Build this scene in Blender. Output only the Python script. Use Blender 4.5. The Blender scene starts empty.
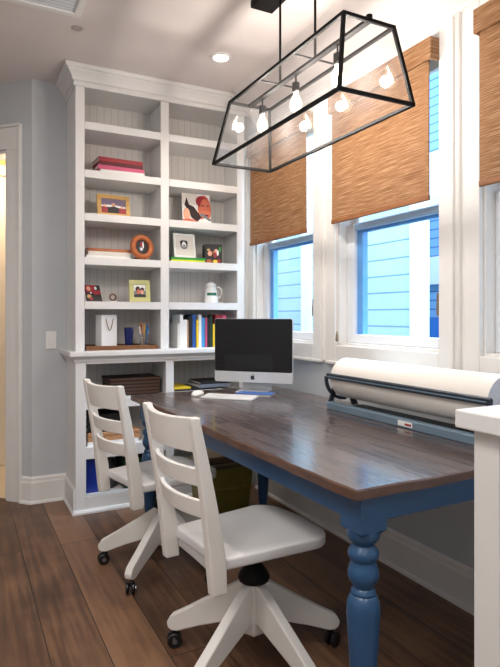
import bpy, bmesh, math, random
from mathutils import Vector, Matrix
random.seed(7)
PI = math.pi
scn = bpy.context.scene
COL = scn.collection

# ------------------------------------------------------------------ materials
def lin(c):
    return tuple(((x/255)/12.92 if x/255 <= .04045 else ((x/255+.055)/1.055)**2.4) for x in c)

def mat(name, rgb, rough=.5, metal=0, noise=.06, scale=12, stretch=(1,1,1), bump=0, spec=.5, coat=0):
    m = bpy.data.materials.new(name); m.use_nodes = True
    nt = m.node_tree; n = nt.nodes; l = nt.links
    b = n['Principled BSDF']
    b.inputs['Roughness'].default_value = rough; b.inputs['Metallic'].default_value = metal
    b.inputs['Specular IOR Level'].default_value = spec
    b.inputs['Coat Weight'].default_value = coat
    c = lin(rgb)
    tc = n.new('ShaderNodeTexCoord'); mp = n.new('ShaderNodeMapping'); mp.inputs['Scale'].default_value = stretch
    nz = n.new('ShaderNodeTexNoise'); nz.inputs['Scale'].default_value = scale; nz.inputs['Detail'].default_value = 4
    l.new(tc.outputs['Object'], mp.inputs[0]); l.new(mp.outputs[0], nz.inputs['Vector'])
    rp = n.new('ShaderNodeValToRGB')
    rp.color_ramp.elements[0].position = .3; rp.color_ramp.elements[1].position = .7
    rp.color_ramp.elements[0].color = tuple(max(0, x*(1-noise)) for x in c)+(1,)
    rp.color_ramp.elements[1].color = tuple(min(1, x*(1+noise)) for x in c)+(1,)
    l.new(nz.outputs['Fac'], rp.inputs[0]); l.new(rp.outputs[0], b.inputs['Base Color'])
    if bump:
        bp = n.new('ShaderNodeBump'); bp.inputs['Strength'].default_value = bump; bp.inputs['Distance'].default_value = .004
        l.new(nz.outputs['Fac'], bp.inputs['Height']); l.new(bp.outputs[0], b.inputs['Normal'])
    return m

def planks(name, cols, length, width, rough, mortar_col, mortar=.004, grain=.35, swap=True, coat=0, off=.37, blotch=.3, pvar=.5, shift=-.30, gscale=(1.6,26,1), bump=.25, ox=0):
    m = bpy.data.materials.new(name); m.use_nodes = True
    nt = m.node_tree; n = nt.nodes; l = nt.links
    b = n['Principled BSDF']; b.inputs['Roughness'].default_value = rough; b.inputs['Coat Weight'].default_value = coat
    b.inputs['Coat Roughness'].default_value = .12
    tc = n.new('ShaderNodeTexCoord')
    sx = n.new('ShaderNodeSeparateXYZ'); cx = n.new('ShaderNodeCombineXYZ')
    l.new(tc.outputs['Object'], sx.inputs[0])
    l.new(sx.outputs['Y'], cx.inputs['X']); sh = n.new('ShaderNodeMath'); sh.operation = 'ADD'; sh.inputs[1].default_value = ox
    l.new(sx.outputs['X'], sh.inputs[0]); l.new(sh.outputs[0], cx.inputs['Y'])
    br = n.new('ShaderNodeTexBrick')
    br.inputs['Scale'].default_value = 1; br.inputs['Brick Width'].default_value = length; br.inputs['Row Height'].default_value = width
    br.inputs['Mortar Size'].default_value = mortar; br.inputs['Mortar Smooth'].default_value = .2
    br.offset = off; br.offset_frequency = 2
    br.inputs['Color1'].default_value = (0,0,0,1); br.inputs['Color2'].default_value = (1,1,1,1); br.inputs['Mortar'].default_value = (.5,.5,.5,1)
    l.new(cx.outputs[0], br.inputs['Vector'])
    # grain stretched along the plank, shifted from plank to plank
    mp = n.new('ShaderNodeMapping'); mp.inputs['Scale'].default_value = gscale
    ad = n.new('ShaderNodeVectorMath'); ad.operation = 'ADD'
    l.new(cx.outputs[0], ad.inputs[0])
    sc = n.new('ShaderNodeVectorMath'); sc.operation = 'SCALE'; sc.inputs['Scale'].default_value = 7
    l.new(br.outputs['Color'], sc.inputs[0]); l.new(sc.outputs[0], ad.inputs[1]); l.new(ad.outputs[0], mp.inputs[0])
    nz = n.new('ShaderNodeTexNoise'); nz.inputs['Scale'].default_value = 1.6; nz.inputs['Detail'].default_value = 6; nz.inputs['Distortion'].default_value = .15
    l.new(mp.outputs[0], nz.inputs['Vector'])
    n2 = n.new('ShaderNodeTexNoise'); n2.inputs['Scale'].default_value = 4.5; n2.inputs['Detail'].default_value = 3
    l.new(cx.outputs[0], n2.inputs['Vector'])
    m1 = n.new('ShaderNodeMath'); m1.operation = 'MULTIPLY_ADD'; m1.inputs[1].default_value = grain*2; 
    l.new(nz.outputs['Fac'], m1.inputs[0])
    m2 = n.new('ShaderNodeMath'); m2.operation = 'MULTIPLY'; m2.inputs[1].default_value = pvar; m1.inputs[1].default_value = grain*2
    sxc = n.new('ShaderNodeSeparateColor'); l.new(br.outputs['Color'], sxc.inputs[0])
    l.new(sxc.outputs[0], m2.inputs[0]); l.new(m2.outputs[0], m1.inputs[2])
    m3 = n.new('ShaderNodeMath'); m3.operation = 'MULTIPLY_ADD'; m3.inputs[1].default_value = blotch*2; m3.inputs[2].default_value = shift
    l.new(n2.outputs['Fac'], m3.inputs[0])
    m4 = n.new('ShaderNodeMath'); m4.operation = 'ADD'; l.new(m1.outputs[0], m4.inputs[0]); l.new(m3.outputs[0], m4.inputs[1])
    rp = n.new('ShaderNodeValToRGB'); cr = rp.color_ramp
    cr.elements[0].position = .1; cr.elements[0].color = lin(cols[0])+(1,)
    cr.elements[1].position = .9; cr.elements[1].color = lin(cols[2])+(1,)
    e = cr.elements.new(.5); e.color = lin(cols[1])+(1,)
    l.new(m4.outputs[0], rp.inputs[0])
    mx = n.new('ShaderNodeMix'); mx.data_type = 'RGBA'
    l.new(br.outputs['Fac'], mx.inputs['Factor']); l.new(rp.outputs[0], mx.inputs['A']); mx.inputs['B'].default_value = lin(mortar_col)+(1,)
    l.new(mx.outputs['Result'], b.inputs['Base Color'])
    rr = n.new('ShaderNodeMath'); rr.operation = 'MULTIPLY_ADD'; rr.inputs[1].default_value = .25; rr.inputs[2].default_value = rough-.12
    l.new(nz.outputs['Fac'], rr.inputs[0]); l.new(rr.outputs[0], b.inputs['Roughness'])
    bp = n.new('ShaderNodeBump'); bp.inputs['Strength'].default_value = bump; bp.inputs['Distance'].default_value = .003
    l.new(nz.outputs['Fac'], bp.inputs['Height']); l.new(bp.outputs[0], b.inputs['Normal'])
    return m

def lines_mat(name, rgb, axis, period, line_rgb, frac=.1, rough=.5, bump=.4):
    """paint with narrow grooves every `period` metres along an object axis"""
    m = bpy.data.materials.new(name); m.use_nodes = True
    nt = m.node_tree; n = nt.nodes; l = nt.links; b = n['Principled BSDF']; b.inputs['Roughness'].default_value = rough
    tc = n.new('ShaderNodeTexCoord'); sx = n.new('ShaderNodeSeparateXYZ'); l.new(tc.outputs['Object'], sx.inputs[0])
    d = n.new('ShaderNodeMath'); d.operation = 'DIVIDE'; d.inputs[1].default_value = period; l.new(sx.outputs[axis], d.inputs[0])
    f = n.new('ShaderNodeMath'); f.operation = 'FRACT'; l.new(d.outputs[0], f.inputs[0])
    g = n.new('ShaderNodeMath'); g.operation = 'LESS_THAN'; g.inputs[1].default_value = frac; l.new(f.outputs[0], g.inputs[0])
    mx = n.new('ShaderNodeMix'); mx.data_type = 'RGBA'; mx.inputs['A'].default_value = lin(rgb)+(1,); mx.inputs['B'].default_value = lin(line_rgb)+(1,)
    l.new(g.outputs[0], mx.inputs['Factor']); l.new(mx.outputs['Result'], b.inputs['Base Color'])
    iv = n.new('ShaderNodeMath'); iv.operation = 'SUBTRACT'; iv.inputs[0].default_value = 1; l.new(g.outputs[0], iv.inputs[1])
    bp = n.new('ShaderNodeBump'); bp.inputs['Strength'].default_value = bump; bp.inputs['Distance'].default_value = .003
    l.new(iv.outputs[0], bp.inputs['Height']); l.new(bp.outputs[0], b.inputs['Normal'])
    return m

def woven(name):
    m = bpy.data.materials.new(name); m.use_nodes = True
    nt = m.node_tree; n = nt.nodes; l = nt.links; b = n['Principled BSDF']; b.inputs['Roughness'].default_value = .75
    tc = n.new('ShaderNodeTexCoord')
    mp = n.new('ShaderNodeMapping'); mp.inputs['Scale'].default_value = (1, 5, 190); l.new(tc.outputs['Object'], mp.inputs[0])
    nz = n.new('ShaderNodeTexNoise'); nz.inputs['Scale'].default_value = 1.2; nz.inputs['Detail'].default_value = 5; nz.inputs['Roughness'].default_value = .7
    l.new(mp.outputs[0], nz.inputs['Vector'])
    rp = n.new('ShaderNodeValToRGB'); cr = rp.color_ramp
    cr.elements[0].position = .28; cr.elements[0].color = lin((96,60,34))+(1,)
    cr.elements[1].position = .74; cr.elements[1].color = lin((218,182,144))+(1,)
    e = cr.elements.new(.5); e.color = lin((160,114,74))+(1,)
    l.new(nz.outputs['Fac'], rp.inputs[0]); l.new(rp.outputs[0], b.inputs['Base Color'])
    w = n.new('ShaderNodeTexWave'); w.bands_direction = 'Z'; w.inputs['Scale'].default_value = 60; w.inputs['Distortion'].default_value = 1
    l.new(tc.outputs['Object'], w.inputs['Vector'])
    bp = n.new('ShaderNodeBump'); bp.inputs['Strength'].default_value = .3; bp.inputs['Distance'].default_value = .003
    l.new(w.outputs['Fac'], bp.inputs['Height']); l.new(bp.outputs[0], b.inputs['Normal'])
    tr = n.new('ShaderNodeBsdfTranslucent'); l.new(rp.outputs[0], tr.inputs['Color'])
    mx = n.new('ShaderNodeMixShader'); mx.inputs[0].default_value = .22
    l.new(b.outputs[0], mx.inputs[1]); l.new(tr.outputs[0], mx.inputs[2]); l.new(mx.outputs[0], n['Material Output'].inputs[0])
    return m

def glass(name, tint=(1,1,1), gloss=1.0, haze=0.0):
    m = bpy.data.materials.new(name); m.use_nodes = True
    nt = m.node_tree; n = nt.nodes; l = nt.links
    n.remove(n['Principled BSDF'])
    tr = n.new('ShaderNodeBsdfTransparent'); tr.inputs[0].default_value = tint+(1,)
    gl = n.new('ShaderNodeBsdfGlossy'); gl.inputs['Roughness'].default_value = .02
    fr = n.new('ShaderNodeLayerWeight'); fr.inputs['Blend'].default_value = .5
    pw = n.new('ShaderNodeMath'); pw.operation = 'POWER'; pw.inputs[1].default_value = 5; l.new(fr.outputs['Facing'], pw.inputs[0])
    ml = n.new('ShaderNodeMath'); ml.operation = 'MULTIPLY_ADD'; ml.inputs[1].default_value = .9; ml.inputs[2].default_value = .045*gloss; l.new(pw.outputs[0], ml.inputs[0])
    mx = n.new('ShaderNodeMixShader'); l.new(ml.outputs[0], mx.inputs[0]); l.new(tr.outputs[0], mx.inputs[1]); l.new(gl.outputs[0], mx.inputs[2])
    last = mx
    if haze:
        df = n.new('ShaderNodeBsdfDiffuse'); df.inputs[0].default_value = (.9,.92,.95,1)
        m2 = n.new('ShaderNodeMixShader'); m2.inputs[0].default_value = haze
        l.new(mx.outputs[0], m2.inputs[1]); l.new(df.outputs[0], m2.inputs[2]); last = m2
    l.new(last.outputs[0], n['Material Output'].inputs[0])
    return m

def glow(name, rgb, strength, transparent=False):
    m = bpy.data.materials.new(name); m.use_nodes = True
    nt = m.node_tree; n = nt.nodes; l = nt.links
    n.remove(n['Principled BSDF'])
    em = n.new('ShaderNodeEmission'); em.inputs[0].default_value = lin(rgb)+(1,); em.inputs[1].default_value = strength
    last = em
    if transparent:
        tr = n.new('ShaderNodeBsdfTransparent'); ad = n.new('ShaderNodeAddShader')
        l.new(em.outputs[0], ad.inputs[0]); l.new(tr.outputs[0], ad.inputs[1]); last = ad
    l.new(last.outputs[0], n['Material Output'].inputs[0])
    return m

M = dict(
    trim=mat('white trim paint', (228,226,223), .42, noise=.015),
    shelf=mat('white bookcase paint', (226,225,224), .45, noise=.015),
    bead=lines_mat('white beadboard paint', (214,210,206), 'X', .048, (186,182,178), .08, .5, .25),
    wall=mat('blue grey wall paint', (190,194,198), .7, noise=.02, scale=5),
    ceil=mat('ceiling paint', (222,214,211), .8, noise=.02, scale=3),
    hallwall=mat('beige hall paint', (206,160,100), .7, noise=.03),
    halldoor=mat('cream door paint', (236,224,204), .45, noise=.01),
    halltile=mat('pale hall tile', (232,214,184), .35, noise=.05, scale=6),
    floor=planks('brown oak floor boards', ((40,26,18),(88,61,44),(130,96,71)), 1.9, .19, .42, (30,20,15), .0022, .5, ox=-.09),
    top=planks('dark stained table boards', ((28,20,18),(54,41,37),(92,75,69)), 3.1, .16, .27, (22,15,14), .0034, .5, coat=.5, off=.0, blotch=.2, pvar=.3, shift=-.16, gscale=(1.1,17,1), bump=.05),
    topedge=mat('table board edge', (92,66,54), .4, noise=.25, scale=14, stretch=(1,1,3)),
    blue=mat('blue gloss paint', (40,78,116), .3, noise=.08, scale=8),
    chair=mat('white chair paint', (226,223,218), .38, noise=.02),
    seat=mat('white seat paint', (222,222,222), .36, noise=.03, scale=5),
    black=mat('black iron', (14,13,13), .6, noise=.1, spec=.2),
    rubber=mat('black rubber caster', (20,20,22), .35, noise=.1),
    chrome=mat('dull steel', (150,152,156), .3, metal=.9, noise=.05),
    shade=woven('woven bamboo cloth'),
    hem=mat('bamboo hem slat', (138,88,50), .6, noise=.3, scale=10, stretch=(1,1,14)),
    cord=mat('pink beige cord', (200,176,162), .8),
    brass=mat('window lever metal', (150,138,122), .4, metal=.6),
    winglass=glass('window glass', (.95,.98,1.0), .6),
    lampglass=glass('lantern glass', (.97,.97,.97), 2.2, haze=.03),
    bulb=glow('glowing clear bulb', (255,240,214), .9, True), filament=glow('glowing filament', (255,236,200), 60),
    can=glow('recessed lamp lens', (255,244,228), 14),
    sash=mat('white window sash', (226,230,236), .4, noise=.01),
    sash_skypaint=mat('sash with painted sky light', (164,200,238), .4, noise=.02), stop_skypaint=mat('glazing stop with painted sky light', (104,170,232), .5, noise=.03),  # blue daylight on white frames, put into the base colour
    siding=lines_mat('pale blue lap siding', (166,194,210), 'Z', .15, (100,138,166), .09, .6, .5),
    siding2=lines_mat('mid blue lap siding', (120,164,206), 'Z', .13, (66,110,164), .16, .6, .5),
    exttrim=mat('white outside trim', (226,232,238), .6, noise=.01),
    extblue=mat('blue outside block', (40,110,190), .6),
    imac_screen=mat('black screen glass', (9,9,11), .08, noise=0),
    alu=mat('silver aluminium', (208,211,215), .35, metal=.25, noise=.01),
    darkgrey=mat('charcoal mark', (30,31,34), .4),
    keys=mat('white keyboard keys', (235,235,236), .4),
    bluecover=mat('blue cover', (62,110,190), .35, noise=.05),
    paper=mat('cream paper', (236,230,222), .7, noise=.015, scale=4),
    paperend=mat('paper roll end', (196,200,210), .8, noise=.08, scale=60),
    slate=mat('dark slate metal', (52,60,70), .35, metal=.4),
    steelblue=mat('blue grey steel', (126,148,166), .35, metal=.35, noise=.03),
    gold=mat('gold wood frame', (206,164,96), .4, noise=.1),
    greenframe=mat('pale green frame', (196,194,128), .5, noise=.06),
    orange=mat('orange turned wood', (172,94,46), .45, noise=.25, scale=9, stretch=(1,1,4)),
    white=mat('white card', (238,237,235), .55, noise=.01),
    offwhite=mat('off white paper', (222,216,208), .7, noise=.03),
    red=mat('red cover', (150,30,44), .45), dkred=mat('maroon cover', (92,26,34), .45), pink=mat('pink cover', (204,84,122), .45),
    green=mat('green cover', (40,150,62), .45), lime=mat('lime cover', (206,222,40), .5), dgreen=mat('dark green', (26,62,40), .5),
    navy=mat('navy glass', (26,36,92), .15), dk=mat('near black card', (26,24,26), .5), skin=mat('photo skin tone', (206,112,84), .6),
    skin2=mat('photo pale skin tone', (226,168,140), .6), hair=mat('photo dark hair', (44,26,24), .6), grey=mat('photo grey', (120,124,136), .6),
    mauve=mat('photo mauve sky', (126,112,136), .6), yellow=mat('yellow cover', (232,196,40), .5), ltblue=mat('light blue cover', (70,150,206), .5),
    midblue=mat('blue book cover', (34,84,160), .5), tan=mat('tan wood', (188,140,100), .55, noise=.15, stretch=(3,1,12)),
    traywood=mat('brown tray wood', (120,78,44), .5, noise=.25, stretch=(2,1,10)),
    rattan=lines_mat('dark woven rattan', (84,56,44), 'Z', .022, (34,22,18), .4, .7, .8),
    bin=mat('olive plastic', (134,124,50), .3, noise=.08), binlid=mat('brown lid', (92,74,48), .5),
    binblue=mat('royal blue plastic', (24,52,150), .35), bag=mat('dark grey fabric', (58,56,60), .85, noise=.15),
    glassware=glass('drinking glass', (.93,.95,.96), 1.6, haze=.08), ropes=mat('twisted cord', (150,132,104), .7),
    ventgrey=lines_mat('white vent louvres', (222,228,234), 'Y', .03, (188,194,202), .2, .5, .3),
)

# ------------------------------------------------------------------ builders
class MB:
    def __init__(s): s.bm = bmesh.new(); s.mi = 0
    def _f(s, vs):
        try:
            f = s.bm.faces.new(vs); f.material_index = s.mi; return f
        except ValueError: return None
    def hexa(s, p):
        v = [s.bm.verts.new(q) for q in p]
        for idx in ((3,2,1,0),(4,5,6,7),(0,1,5,4),(1,2,6,5),(2,3,7,6),(3,0,4,7)): s._f([v[i] for i in idx])
        return s
    def box(s, x0, x1, y0, y1, z0, z1):
        return s.hexa([(x0,y0,z0),(x1,y0,z0),(x1,y1,z0),(x0,y1,z0),(x0,y0,z1),(x1,y0,z1),(x1,y1,z1),(x0,y1,z1)])
    def obox(s, c, size, rz=0, rx=0, ry=0):
        R = Matrix.Translation(c) @ Matrix.Rotation(rz,4,'Z') @ Matrix.Rotation(ry,4,'Y') @ Matrix.Rotation(rx,4,'X')
        a,b,d = (k/2 for k in size)
        return s.hexa([R @ Vector(q) for q in ((-a,-b,-d),(a,-b,-d),(a,b,-d),(-a,b,-d),(-a,-b,d),(a,-b,d),(a,b,d),(-a,b,d))])
    def loft(s, rings, cap=True, closed=True):
        R = [[s.bm.verts.new(q) for q in r] for r in rings]
        n = len(R[0])
        for a, b in zip(R, R[1:]):
            for i in range(n if closed else n-1):
                j = (i+1) % n; s._f([a[i], a[j], b[j], b[i]])
        if cap: s._f(R[0][::-1]); s._f(R[-1])
        return s
    def lathe(s, prof, c=(0,0,0), seg=20, cap=True, T=None):
        rings = []
        for r, z in prof:
            ring = [Vector((r*math.cos(2*PI*i/seg), r*math.sin(2*PI*i/seg), z)) for i in range(seg)]
            rings.append([(T @ q if T else q) + Vector(c) for q in ring])
        return s.loft(rings, cap)
    def tube(s, pts, r, seg=8, r1=None):
        pts = [Vector(p) for p in pts]; rings = []
        for i, p in enumerate(pts):
            d = (pts[min(i+1,len(pts)-1)] - pts[max(i-1,0)]).normalized()
            up = Vector((0,0,1)) if abs(d.z) < .9 else Vector((1,0,0))
            a = d.cross(up).normalized(); b = a.cross(d)
            rr = r if r1 is None else r + (r1-r)*i/(len(pts)-1)
            rings.append([p + rr*(math.cos(2*PI*k/seg)*a + math.sin(2*PI*k/seg)*b) for k in range(seg)])
        return s.loft(rings)
    def bar(s, p0, p1, w, h=None, up=(0,0,1)):
        h = h or w; p0, p1 = Vector(p0), Vector(p1); d = (p1-p0).normalized(); up = Vector(up)
        if abs(d.dot(up)) > .95: up = Vector((0,1,0))
        a = d.cross(up).normalized(); b = a.cross(d)
        q = lambda p: [p - a*w/2 - b*h/2, p + a*w/2 - b*h/2, p + a*w/2 + b*h/2, p - a*w/2 + b*h/2]
        return s.loft([q(p0), q(p1)])
    def prism(s, poly, fn0, fn1):
        return s.loft([[fn0(*p) for p in poly], [fn1(*p) for p in poly]])
    def quad(s, *p): s._f([s.bm.verts.new(q) for q in p]); return s
    def mould(s, path, prof, side=1):
        """sweep profile (offset, z) along a 2D path with mitred corners"""
        P = [Vector(p) for p in path]; nn = []
        for a, b in zip(P, P[1:]):
            d = (b-a).normalized(); nn.append(Vector((-d.y, d.x))*side)
        rings = []
        for i, p in enumerate(P):
            if i == 0: mv = nn[0]
            elif i == len(P)-1: mv = nn[-1]
            else:
                mv = (nn[i-1]+nn[i]); mv = mv / mv.dot(nn[i])
            rings.append([(p.x+mv.x*o, p.y+mv.y*o, z) for o, z in prof])
        return s.loft(rings)
    def build(s, name, m, parent=None, smooth=False, bevel=0, loc=None, world=True, seg=2):
        bm = s.bm
        bmesh.ops.recalc_face_normals(bm, faces=bm.faces)
        if parent is not None and world:
            root = parent
            while root.parent: root = root.parent
            bmesh.ops.transform(bm, matrix=root.matrix_basis.inverted(), verts=bm.verts)
        if loc is not None:
            bmesh.ops.translate(bm, verts=bm.verts, vec=-Vector(loc))
        me = bpy.data.meshes.new(name); bm.to_mesh(me); bm.free()
        for q in (m if isinstance(m, (list,tuple)) else [m]): me.materials.append(q)
        o = bpy.data.objects.new(name, me); COL.objects.link(o)
        if parent is not None: o.parent = parent
        if loc is not None: o.location = loc
        if smooth: me.polygons.foreach_set('use_smooth', [True]*len(me.polygons))
        if bevel:
            b = o.modifiers.new('bevel', 'BEVEL'); b.width = bevel; b.segments = seg; b.limit_method = 'ANGLE'; b.angle_limit = .6
            if not smooth: me.polygons.foreach_set('use_smooth', [False]*len(me.polygons))
        return o

def tag(o, label, cat, group=None):
    o['label'] = label; o['category'] = cat
    if group: o['group'] = group
    return o
def thing(name, label, cat, loc=(0,0,0), rz=0, group=None):
    o = bpy.data.objects.new(name, None); COL.objects.link(o); o.empty_display_size = .1
    o.location = loc; o.rotation_euler = (0,0,rz)
    return tag(o, label, cat, group)
def sempty(name, loc=(0,0,0)):
    o = bpy.data.objects.new(name, None); COL.objects.link(o); o.location = loc; o['kind'] = 'structure'; return o
def struct(o): o['kind'] = 'structure'; return o
def copy_tree(o, parent=None):
    c = o.copy(); COL.objects.link(c)
    if parent is not None: c.parent = parent
    for ch in list(o.children): copy_tree(ch, c)
    return c
def smooth_angle(o, a=.7):
    o.data.polygons.foreach_set('use_smooth', [True]*len(o.data.polygons))
    try: o.data.set_sharp_from_angle(angle=a)
    except Exception: pass
    return o

CEIL = 2.72
# ================================================================== SETTING
struct(MB().box(-1.6,2.0,-2.5,5.9,-.06,0).build('floor', M['floor']))
struct(MB().box(-1.6,2.0,-2.5,5.9,CEIL,CEIL+.08).build('ceiling', M['ceil']))
struct(MB().box(.41,2.0,3.866,3.98,0,CEIL).build('wall_back', M['wall']))
# window wall with three openings
WIN = [(2.775,3.535),(1.80,2.56),(.825,1.585)]
wz0, wz1 = 1.04, 2.40
b = MB()
b.box(1.86,2.0,-2.5,3.866,0,wz0); b.box(1.86,2.0,-2.5,3.866,wz1,CEIL)
ys = [-2.5] + [v for w in reversed(WIN) for v in w] + [3.866]
for i in range(0, len(ys), 2): b.box(1.86,2.0,ys[i],ys[i+1],wz0,wz1)
struct(b.build('wall_right', M['wall']))
struct(MB().box(-1.6,2.0,-2.6,-2.5,0,CEIL).build('wall_front', M['wall']))
struct(MB().box(-1.7,-1.6,-2.6,5.9,0,CEIL).build('wall_left', M['wall']))
# angled wall with the doorway
P0 = Vector((.41,3.866)); E = Vector((-.7071,.7071)); N = Vector((-.7071,-.7071))
def dg(sv, o): q = P0 + E*sv + N*o; return (q.x, q.y)
def dbox(b, s0, s1, o0, o1, z0, z1):
    pts = [dg(s0,o0), dg(s1,o0), dg(s1,o1), dg(s0,o1)]
    b.hexa([(x,y,z0) for x,y in pts] + [(x,y,z1) for x,y in pts])
b = MB(); so, se = .187, 1.05
dbox(b, 0, so, 0, -.12, 0, CEIL); dbox(b, so, se, 0, -.12, 2.28, CEIL); dbox(b, se, 2.84, 0, -.12, 0, CEIL)
struct(b.build('wall_angled', M['wall']))
# door casing
d1 = sempty('door_1')
b = MB(); dbox(b, so-.1, so, .02, 0, 0, 2.28); dbox(b, se, se+.1, .02, 0, 0, 2.28); dbox(b, so-.1, se+.1, .02, 0, 2.28, 2.42)
dbox(b, so-.115, so-.1, .028, 0, 0, 2.42); dbox(b, so-.115, se+.115, .034, 0, 2.42, 2.438)
b.build('casing', M['trim'], d1, bevel=.004)
b = MB(); dbox(b, so, so+.02, .0, -.12, 0, 2.28); dbox(b, se-.02, se, 0, -.12, 0, 2.28); dbox(b, so, se, 0, -.12, 2.26, 2.28)
b.build('jamb', M['trim'], d1)
# hall behind the doorway
struct(MB().box(-.62,1.35,4.95,5.05,0,CEIL).build('wall_hall', M['hallwall']))
struct(MB().box(1.25,1.35,3.98,4.95,0,CEIL).build('wall_hall_side', M['hallwall']))
b = MB(); pts = [dg(so+.01,-.02), dg(se,-.02), (-.55,4.95), (1.25,4.95), (1.25,3.985), (.5,3.985)]
b.loft([[(x,y,.001) for x,y in pts], [(x,y,.006) for x,y in pts]])
struct(b.build('floor_hall', M['halltile']))
d2 = sempty('door_2', (.3,4.93,0))
b = MB(); b.box(-.12,.70,4.915,4.945,.01,2.31); b.build('door_slab', M['halldoor'], d2, bevel=.003)
b = MB()
for z0,z1 in ((.2,.95),(1.12,2.15)):
    for x0,x1 in ((-.02,.24),(.34,.60)):
        b.box(x0,x1,4.905,4.918,z0,z1)
b.build('door_panel', M['halldoor'], d2, bevel=.006)
b = MB(); b.box(-.22,-.13,4.905,4.95,0,2.40); b.box(.71,.80,4.905,4.95,0,2.40); b.box(-.13,.71,4.905,4.95,2.32,2.40)
b.build('casing', M['halldoor'], d2, bevel=.004)
# baseboards
BB = [(0,0),(.016,0),(.016,.13),(.012,.145),(.012,.158),(.004,.17),(0,.17)]
struct(MB().mould([dg(so-.115,0), dg(0,0), (.628,3.866)], BB, -1).build('baseboard_left', M['trim']))
struct(MB().mould([dg(so-.115,0), dg(0,0), (.628,3.866)], [(.016,0),(.03,0),(.027,.012),(.016,.018)], -1).build('trim_1', M['trim']))
struct(MB().mould([(1.86,3.5),(1.86,-2.4)], BB, -1).build('baseboard_right', M['trim']))
struct(MB().mould([(1.86,3.5),(1.86,-2.4)], [(.016,0),(.03,0),(.027,.012),(.016,.018)], -1).build('trim_2', M['trim']))
# sloped cove between window wall and ceiling with its band
b = MB(); b.loft([[(1.86,y,2.47),(1.835,y,2.47),(1.63,y,CEIL),(1.86,y,CEIL)] for y in (-2.4,3.44)])
struct(b.build('trim_3', M['ceil']))
b = MB(); b.box(1.828,1.862,-2.4,3.6,2.455,2.478)
struct(b.build('trim_4', M['trim'], bevel=.004))

# windows
def window(k, y0, y1):
    w = sempty('window_%d' % k, (1.9,(y0+y1)/2,wz0))
    b = MB()
    xf = 1.835
    b.box(xf,1.862,y0-.078,y0,wz0-.09,2.47); b.box(xf,1.862,y1,y1+.078,wz0-.09,2.47)
    b.box(xf,1.862,y0,y1,wz1,2.47); b.box(xf,1.862,y0,y1,wz0-.09,wz0)
    b.build('casing', M['trim'], w, bevel=.004)
    b = MB(); b.box(1.826,1.862,y0-.082,y1+.082,wz0-.105,wz0-.088); b.build('sill_lip', M['trim'], w, bevel=.004)
    b = MB(); t = .012
    b.box(1.86,1.955,y0,y0+t,wz0,wz1); b.box(1.86,1.955,y1-t,y1,wz0,wz1); b.box(1.86,1.955,y0+t,y1-t,wz0,wz0+t); b.box(1.86,1.955,y0+t,y1-t,wz1-t,wz1)
    b.build('jamb', M['trim'], w)
    zm = 1.70
    b = MB(); a0, a1 = y0+t, y1-t; r = .062
    b.box(1.91,1.95,a0,a0+r,wz0+t,zm); b.box(1.91,1.95,a1-r,a1,wz0+t,zm); b.box(1.91,1.95,a0+r,a1-r,wz0+t,wz0+.06); 
    m_=MB(); m_.box(1.912,1.95,a0+r,a1-r,zm-.035,zm); m_.build('meeting_rail', M['sash_skypaint'], w, bevel=.004)
    m_=MB(); m_.box(1.934,1.968,a1-r-.045,a1-r,wz0+.06,zm-.035); m_.build('glazing_stop', M['stop_skypaint'], w)  # blue band of sky light painted along the pane edge
    m_=MB(); m_.box(1.934,1.951,a0+r,a1-r-.045,zm-.05,zm-.035); m_.build('glazing_stop', M['stop_skypaint'], w)
    b.build('lower_sash', M['sash'], w, bevel=.005)
    b = MB(); b.box(1.952,1.985,a0,a0+r*.8,zm-.03,wz1-t); b.box(1.952,1.985,a1-r*.8,a1,zm-.03,wz1-t); b.box(1.952,1.985,a0+r*.8,a1-r*.8,zm-.03,zm+.015); b.box(1.952,1.985,a0+r*.8,a1-r*.8,wz1-.06,wz1-t)
    b.build('upper_sash', M['sash'], w, bevel=.004)
    b = MB(); b.box(1.928,1.932,a0+r,a1-r,wz0+.06,zm-.035); b.build('lower_pane', M['winglass'], w)
    b = MB(); b.box(1.966,1.970,a0+r*.8,a1-r*.8,zm+.015,wz1-.06); b.build('upper_pane', M['winglass'], w)
    b = MB(); b.box(1.842,1.868,y0+.004,y0+.02,1.245,1.30); b.box(1.838,1.85,y0+.006,y0+.018,1.20,1.26)
    b.build('lever', M['brass'], w, bevel=.003)
for k,(y0,y1) in enumerate(WIN,1): window(k,y0,y1)
# mullion strips and beads between the windows
for k,(ya,yb) in enumerate(((2.638,2.697),(1.663,1.722))):
    b = MB(); b.box(1.848,1.862,ya,yb,.95,2.47)
    yc = (ya+yb)/2
    b.loft([[(1.848,yc-.009,z),(1.836,yc-.006,z),(1.832,yc,z),(1.836,yc+.006,z),(1.848,yc+.009,z)] for z in (.95,2.455)])
    struct(b.build('trim_%d' % (5+k), M['trim']))
struct(MB().box(1.80,1.862,3.615,3.66,0,2.455).build('trim_7', M['trim'], bevel=.004))

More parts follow.
